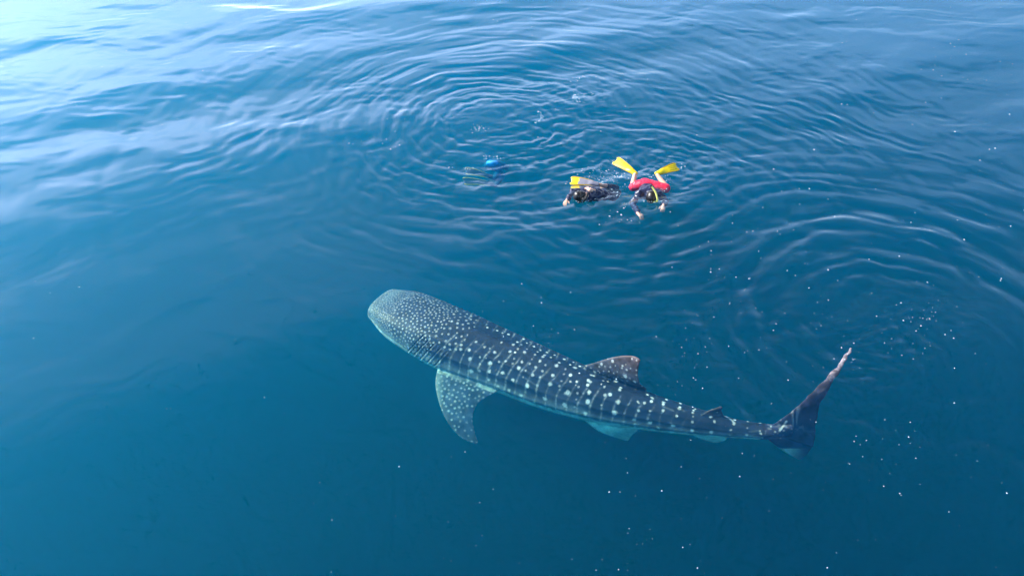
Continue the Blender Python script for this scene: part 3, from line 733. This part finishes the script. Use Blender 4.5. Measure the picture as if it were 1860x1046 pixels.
# --- the snorkeler in red shorts, kicking with both fins out of the water
def swimmer_red():
    root = person('snorkeler in navy top and red shorts with both yellow fins raised', at(1180, 345))
    hc = at(1183, 357, 0.05); face = unit((0, -0.10, -1)); crown = unit((0, -1, 0.10))
    neck = hc + np.array([0, 0.13, -0.05]); chest = hc + np.array([-0.01, 0.28, -0.09]); waist = hc + np.array([-0.015, 0.42, -0.10]); hips = hc + np.array([-0.02, 0.54, -0.09])
    shL, shR = hc + np.array([-0.19, 0.20, -0.08]), hc + np.array([0.18, 0.20, -0.08])
    elL, elR = at(1149, 369, -0.16), at(1209, 365, -0.16); wrL, wrR = at(1159, 388, -0.02), at(1205, 373, -0.01)
    hpL, hpR = hips + np.array([-0.10, 0, 0]), hips + np.array([0.10, 0, 0])
    knL, knR = at(1149, 340, -0.09), at(1212, 343, -0.05); anL, anR = at(1153, 317, 0.10), at(1194, 318, 0.10)
    def torso(V, F, g):
        B = np.eye(3)
        ball(V, F, chest, (0.165 + g, 0.15 + g, 0.105 + g), 16, 12, B); ball(V, F, waist, (0.135 + g, 0.13 + g, 0.09 + g), 16, 12, B)
        limb(V, F, [neck, chest + np.array([0, -0.05, 0.02])], [0.055 + g*0.5, 0.08 + g]); limb(V, F, [shL, chest, shR], [0.062 + g, 0.09 + g, 0.062 + g])
    def arms(V, F, g, w=1.0):
        for sh, el, wr in ((shL, elL, wrL), (shR, elR, wrR)): limb(V, F, [sh, el, el + (wr - el)*w], [0.056 + g, 0.042 + g, 0.030 + g])
    def hip(V, F, g): ball(V, F, hips, (0.16 + g, 0.13 + g, 0.10 + g), 16, 12)
    V, F = [], []
    head(V, F, hc, face, crown); torso(V, F, 0); arms(V, F, 0); hip(V, F, 0)
    limb(V, F, [hc - face*0.03 - crown*0.05, neck], [0.055, 0.058])
    for hp, kn, an in ((hpL, knL, anL), (hpR, knR, anR)): limb(V, F, [hp, kn, kn + (an - kn)*0.35, an], [0.085, 0.058, 0.056, 0.036])
    hand(V, F, wrL, at(1167, 395, -0.03) - wrL, np.array([0, 0.1, 1.0]), 1, 0.55); hand(V, F, wrR, at(1204, 380, -0.05) - wrR, np.array([0, -0.3, 1.0]), -1, 0.8)
    skin_over('body', V, F, M_SKIN, root, 0.0065)
    V, F = [], []; torso(V, F, 0.012); arms(V, F, 0.009, 0.93); skin_over('rash_guard', V, F, M_NAVY, root, 0.009, 2, 0.030)
    V, F = [], []; hip(V, F, 0.016)
    for hp, kn in ((hpL, knL), (hpR, knR)): limb(V, F, [hp, hp + (kn - hp)*0.9], [0.105, 0.088])
    skin_over('shorts', V, F, M_PINK, root, 0.008, 3, 0.018)
    head_gear(root, hc, face, crown)
    sn = tube('snorkel', [at(1186, 367, 0.0), at(1193, 366, 0.03), at(1194, 361, 0.10), at(1191, 350, 0.20), at(1186, 342, 0.27), at(1183, 338.5, 0.30)], 0.017, M_YEL2, root)
    tube('snorkel_tip', [at(1183.2, 339, 0.295), at(1181.5, 336.5, 0.32)], 0.0185, M_BLK, sn, 6)
    tilt = np.array([0.05, -0.75, 0.65])
    swim_fin(root, at(1156, 317, 0.09), at(1117, 291, 0.14), tilt, M_YEL, M_YEL3, None, 0.095, M_BLK)
    swim_fin(root, at(1191, 316.5, 0.09), at(1231, 302, 0.12), np.array([-0.1, -0.55, 0.8]), M_YEL, M_YEL3, None, 0.095, M_YEL3)
swimmer_red()

# --- the snorkeler lying along the surface with one hand reaching out
def swimmer_dark():
    root = person('snorkeler all in dark clothes reaching one hand out, yellow-tipped grey fins', at(1085, 350))
    hc = at(1053.5, 357, 0.06); face = unit((-0.10, 0.05, -1)); crown = unit((-0.9, -0.35, 0.1)); crown = unit(crown - np.dot(crown, face)*face)
    neck = at(1066, 355, 0.0); chest = at(1081, 352.5, -0.05); waist = at(1097, 353, -0.10); hips = at(1109, 353, -0.19)
    shN, shF = at(1071, 360, -0.05), at(1069, 345, -0.02)
    elF, wrF = at(1040, 348, -0.07), at(1030, 364, -0.03)
    elN, wrN = at(1081, 347, 0.08), at(1070.5, 345, 0.13)
    kn1, an1 = at(1119, 342, -0.22), at(1090, 336, 0.0); kn2, an2 = at(1122, 350, -0.28), at(1092, 343, -0.15)
    ax = unit(hips - neck); up_ = np.array([0, 0, 1.0]); sd = unit(np.cross(ax, up_)); up_ = np.cross(sd, ax); B = (ax, sd, up_)
    hp1, hp2 = hips + sd*(-0.08), hips + sd*0.08
    def torso(V, F, g):
        ball(V, F, chest, (0.17 + g, 0.165 + g, 0.105 + g), 16, 12, B); ball(V, F, waist, (0.15 + g, 0.12 + g, 0.085 + g), 16, 12, B)
        limb(V, F, [neck, chest], [0.055 + g*0.5, 0.09 + g]); limb(V, F, [shN, chest, shF], [0.062 + g, 0.09 + g, 0.062 + g])
    def arms(V, F, g, w=1.0):
        limb(V, F, [shF, elF, elF + (wrF - elF)*w], [0.056 + g, 0.042 + g, 0.030 + g]); limb(V, F, [shN, elN, elN + (wrN - elN)*min(w, 0.35 if g else 1)], [0.056 + g, 0.042 + g, 0.034 + g])
    def hip(V, F, g): ball(V, F, hips, (0.13 + g, 0.13 + g, 0.085 + g), 16, 12, B)
    V, F = [], []
    head(V, F, hc, face, crown); torso(V, F, 0); arms(V, F, 0); hip(V, F, 0); limb(V, F, [hc - face*0.02 - crown*0.05, neck], [0.055, 0.058])
    for hp, kn, an in ((hp1, kn1, an1), (hp2, kn2, an2)): limb(V, F, [hp, kn, kn + (an - kn)*0.35, an], [0.085, 0.056, 0.054, 0.036])
    hand(V, F, wrF, at(1023.5, 373, -0.02) - wrF, np.array([0, 0, 1.0]), 1, 0.6); hand(V, F, wrN, at(1064, 339, 0.13) - wrN, np.array([0.2, -0.5, 0.8]), -1, 0.5)
    skin_over('body', V, F, M_SKIN, root, 0.0065)
    V, F = [], []; torso(V, F, 0.012); arms(V, F, 0.009, 0.93); skin_over('rash_guard', V, F, M_NAVY, root, 0.009, 2, 0.034)
    V, F = [], []; hip(V, F, 0.016)
    for hp, kn, an in ((hp1, kn1, an1), (hp2, kn2, an2)): limb(V, F, [hp, kn, kn + (an - kn)*0.55], [0.098, 0.070, 0.058])
    skin_over('shorts', V, F, M_DARKSHORT, root, 0.009, 3, 0.02)
    head_gear(root, hc, face, crown)
    tube('snorkel', [at(1049, 365, -0.02), at(1058, 367, 0.0), at(1064, 362, 0.05), at(1067, 355, 0.12), at(1068.5, 349, 0.18)], 0.014, M_BLK, root)
    swim_fin(root, at(1088, 335.5, 0.03), at(1036, 328, 0.05), np.array([0.0, -0.45, 0.9]), M_GREY, M_YEL3, M_YEL, 0.095, None)
    swim_fin(root, at(1090, 342, -0.15), at(1038, 345, -0.10), np.array([0.0, -0.3, 0.95]), M_GREY, M_YEL3, M_YEL, 0.09, None)
swimmer_dark()

# --- the diver already under water, only shorts and fins easy to make out
def diver_under():
    root = person('diver going under in blue shorts with pale-edged dark fins trailing', at(885, 310))
    hips = at(894, 297, -0.58); ax = unit(np.array([0.12, 0.85, -0.62])); sd = unit(np.cross(ax, [0, 0, 1.0])); up_ = np.cross(sd, ax); B = (ax, sd, up_)
    waist = hips + ax*0.16; chest = hips + ax*0.34; neck = hips + ax*0.54; hc = hips + ax*0.68; face = unit(-up_*0.8 + ax*0.5)
    crown = unit(ax - np.dot(ax, face)*face)
    sh = [chest + ax*0.1 + sd*0.17*q for q in (-1, 1)]; el = [p + ax*0.26 + sd*0.06*q for p, q in zip(sh, (-1, 1))]; wr = [p + ax*0.22 - sd*0.05*q for p, q in zip(el, (-1, 1))]
    hp = [hips + sd*0.07*q for q in (-1, 1)]; kn = [at(908, 310, -0.85), at(912, 320, -0.90)]; an = [at(897, 324, -0.75), at(900, 337, -0.80)]
    V, F = [], []
    head(V, F, hc, face, crown); limb(V, F, [hc - crown*0.05, neck, chest], [0.055, 0.058, 0.08])
    ball(V, F, chest, (0.17, 0.165, 0.105), 16, 12, B); ball(V, F, waist, (0.15, 0.14, 0.09), 16, 12, B); ball(V, F, hips, (0.075, 0.10, 0.04), 16, 12, B)
    for q in (0, 1):
        limb(V, F, [chest, sh[q], el[q], wr[q]], [0.09, 0.056, 0.042, 0.030]); limb(V, F, [hp[q], kn[q], an[q]], [0.045, 0.050, 0.036])
        hand(V, F, wr[q], ax, up_, (-1, 1)[q], 0.3)
    skin_over('body', V, F, M_SKIN, root, 0.0075)
    V, F = [], []
    ball(V, F, chest, (0.18, 0.177, 0.117), 16, 12, B); ball(V, F, waist, (0.17, 0.152, 0.102), 16, 12, B)
    for q in (0, 1):
        limb(V, F, [chest, sh[q], el[q], wr[q]], [0.10, 0.066, 0.052, 0.040])
    skin_over('rash_guard', V, F, M_SUIT, root, 0.010, 3, 0.016)
    V, F = [], []
    for q in (0, 1): limb(V, F, [hp[q] + (kn[q] - hp[q])*0.15, kn[q], an[q]], [0.075, 0.066, 0.046])
    skin_over('leggings', V, F, M_SUIT, root, 0.010, 3)
    V, F = [], []; ball(V, F, hips, (0.10, 0.13, 0.06), 16, 12, B)
    for q in (0, 1): limb(V, F, [hp[q], hp[q] + (kn[q] - hp[q])*0.12], [0.06, 0.06])
    skin_over('shorts', V, F, M_BLUE, root, 0.010, 3, 0.02)
    head_gear(root, hc, face, crown)
    swim_fin(root, an[0], at(845, 310, -0.50), np.array([0.0, -0.3, 0.95]), M_DFIN, M_YEL2, None, 0.10)
    swim_fin(root, an[1], at(841, 329, -0.55), np.array([0.0, -0.3, 0.95]), M_DFIN, M_YEL2, None, 0.10)
diver_under()

# ------------------------------------------------------------------ foam flecks and bubbles afloat
def foam(name, label, spots, rmin, rmax, seed):
    rg = np.random.default_rng(seed); P = np.array([at(x, y) for x, y in spots])
    P[:, 2] = sea_height(P[:, 0], P[:, 1])
    base = np.array([(1, 0, 0), (0.5, 0.87, 0), (-0.5, 0.87, 0), (-1, 0, 0), (-0.5, -0.87, 0), (0.5, -0.87, 0), (0, 0, 0.6), (0, 0, -0.5)])
    tri = [(i, (i + 1) % 6, 6) for i in range(6)] + [((i + 1) % 6, i, 7) for i in range(6)]
    V, F = [], []
    for p in P:
        r = (rmin + (rmax - rmin)*rg.random()**2.2)*np.interp(p[1], [4, 8, 14], [0.55, 0.76, 1.15]); a = rg.uniform(0, 6.28); k = rg.uniform(0.25, 1.0)
        q = base*rg.uniform(0.75, 1.2, (8, 1))*np.array([1, k, 1])*r
        q = np.stack([q[:, 0]*math.cos(a) - q[:, 1]*math.sin(a), q[:, 0]*math.sin(a) + q[:, 1]*math.cos(a), q[:, 2]], 1)
        n0 = len(V); V += list(q + p + np.array([0, 0, r*0.25])); F += [(x + n0, y + n0, z + n0) for x, y, z in tri]
    o = mesh_np(name, V, F, M_FOAM)
    return tag(o, label, 'foam', kind='stuff')
M_FOAM = simple_mat('white_foam', (0.58, 0.82, 0.92), 0.6, 0.05, 40)
rg = np.random.default_rng(5); flecks = []
def cloud(cx, cy, sx, sy, n): flecks.extend(zip(rg.normal(cx, sx, n), rg.normal(cy, sy, n)))
def field(x0, x1, y0, y1, n): flecks.extend(zip(rg.uniform(x0, x1, n), rg.uniform(y0, y1, n)))
field(1230, 1860, 380, 900, 120); cloud(1310, 500, 55, 40, 26); cloud(1262, 632, 26, 14, 14); cloud(1380, 440, 70, 50, 22); cloud(1640, 590, 55, 35, 34); cloud(1540, 640, 16, 14, 10)
cloud(690, 245, 55, 28, 26); field(120, 1850, 5, 250, 110); field(560, 1300, 800, 1040, 46); field(1100, 1860, 850, 1046, 24); cloud(120, 510, 60, 35, 8); field(20, 650, 560, 760, 9)
cloud(940, 575, 60, 30, 14); field(960, 1500, 560, 720, 34); cloud(1135, 392, 45, 13, 30); cloud(1620, 800, 40, 40, 16); cloud(1740, 110, 60, 30, 22); cloud(1800, 300, 40, 60, 14); cloud(1500, 330, 60, 60, 14)
foam('foam_flecks', 'tiny white foam flecks scattered over the blue water', flecks, 0.005, 0.017, 1)
froth = []
def arc(cx, cy, rx, ry, a0, a1, w, n):
    a = rg.uniform(R(a0), R(a1), n); k = 1 + rg.normal(0, w, n); froth.extend(zip(cx + rx*k*np.cos(a), cy + ry*k*np.sin(a)))
arc(1066, 180, 24, 9, 90, 300, 0.12, 80); arc(1050, 178, 8, 5, 0, 360, 0.5, 40); arc(870, 235, 9, 4, 0, 360, 0.5, 60); arc(968, 214, 16, 10, -70, 80, 0.12, 60); arc(1064, 145, 18, 8, 150, 330, 0.3, 25)
arc(893, 286, 14, 4, 150, 390, 0.25, 26); arc(840, 296, 40, 8, 60, 140, 0.12, 20); arc(1090, 312, 30, 10, 0, 360, 0.5, 60); arc(1127, 322, 6, 4, 0, 360, 0.5, 24); arc(1183, 366, 20, 5, 0, 180, 0.2, 30)
arc(1055, 364, 12, 4, 0, 200, 0.2, 18); arc(1045, 330, 14, 7, 60, 300, 0.3, 20); arc(1135, 296, 24, 8, 150, 330, 0.3, 14); arc(1655, 575, 34, 20, -60, 60, 0.3, 18); arc(1095, 336, 12, 4, 180, 360, 0.3, 16); arc(1178, 340, 42, 10, 0, 360, 0.12, 44); arc(1088, 353, 36, 9, 0, 360, 0.12, 50); arc(1210, 318, 16, 6, 0, 360, 0.4, 26); arc(1140, 312, 16, 6, 0, 360, 0.4, 26)
arc(1119, 290, 12, 5, 0, 360, 0.5, 34); arc(1230, 303, 10, 4, 0, 360, 0.5, 26); arc(1105, 325, 26, 8, 0, 360, 0.5, 40); arc(1172, 322, 14, 5, 0, 360, 0.5, 20)
foam('foam', 'white froth and bubbles where the swimmers have splashed', froth, 0.004, 0.015, 2)
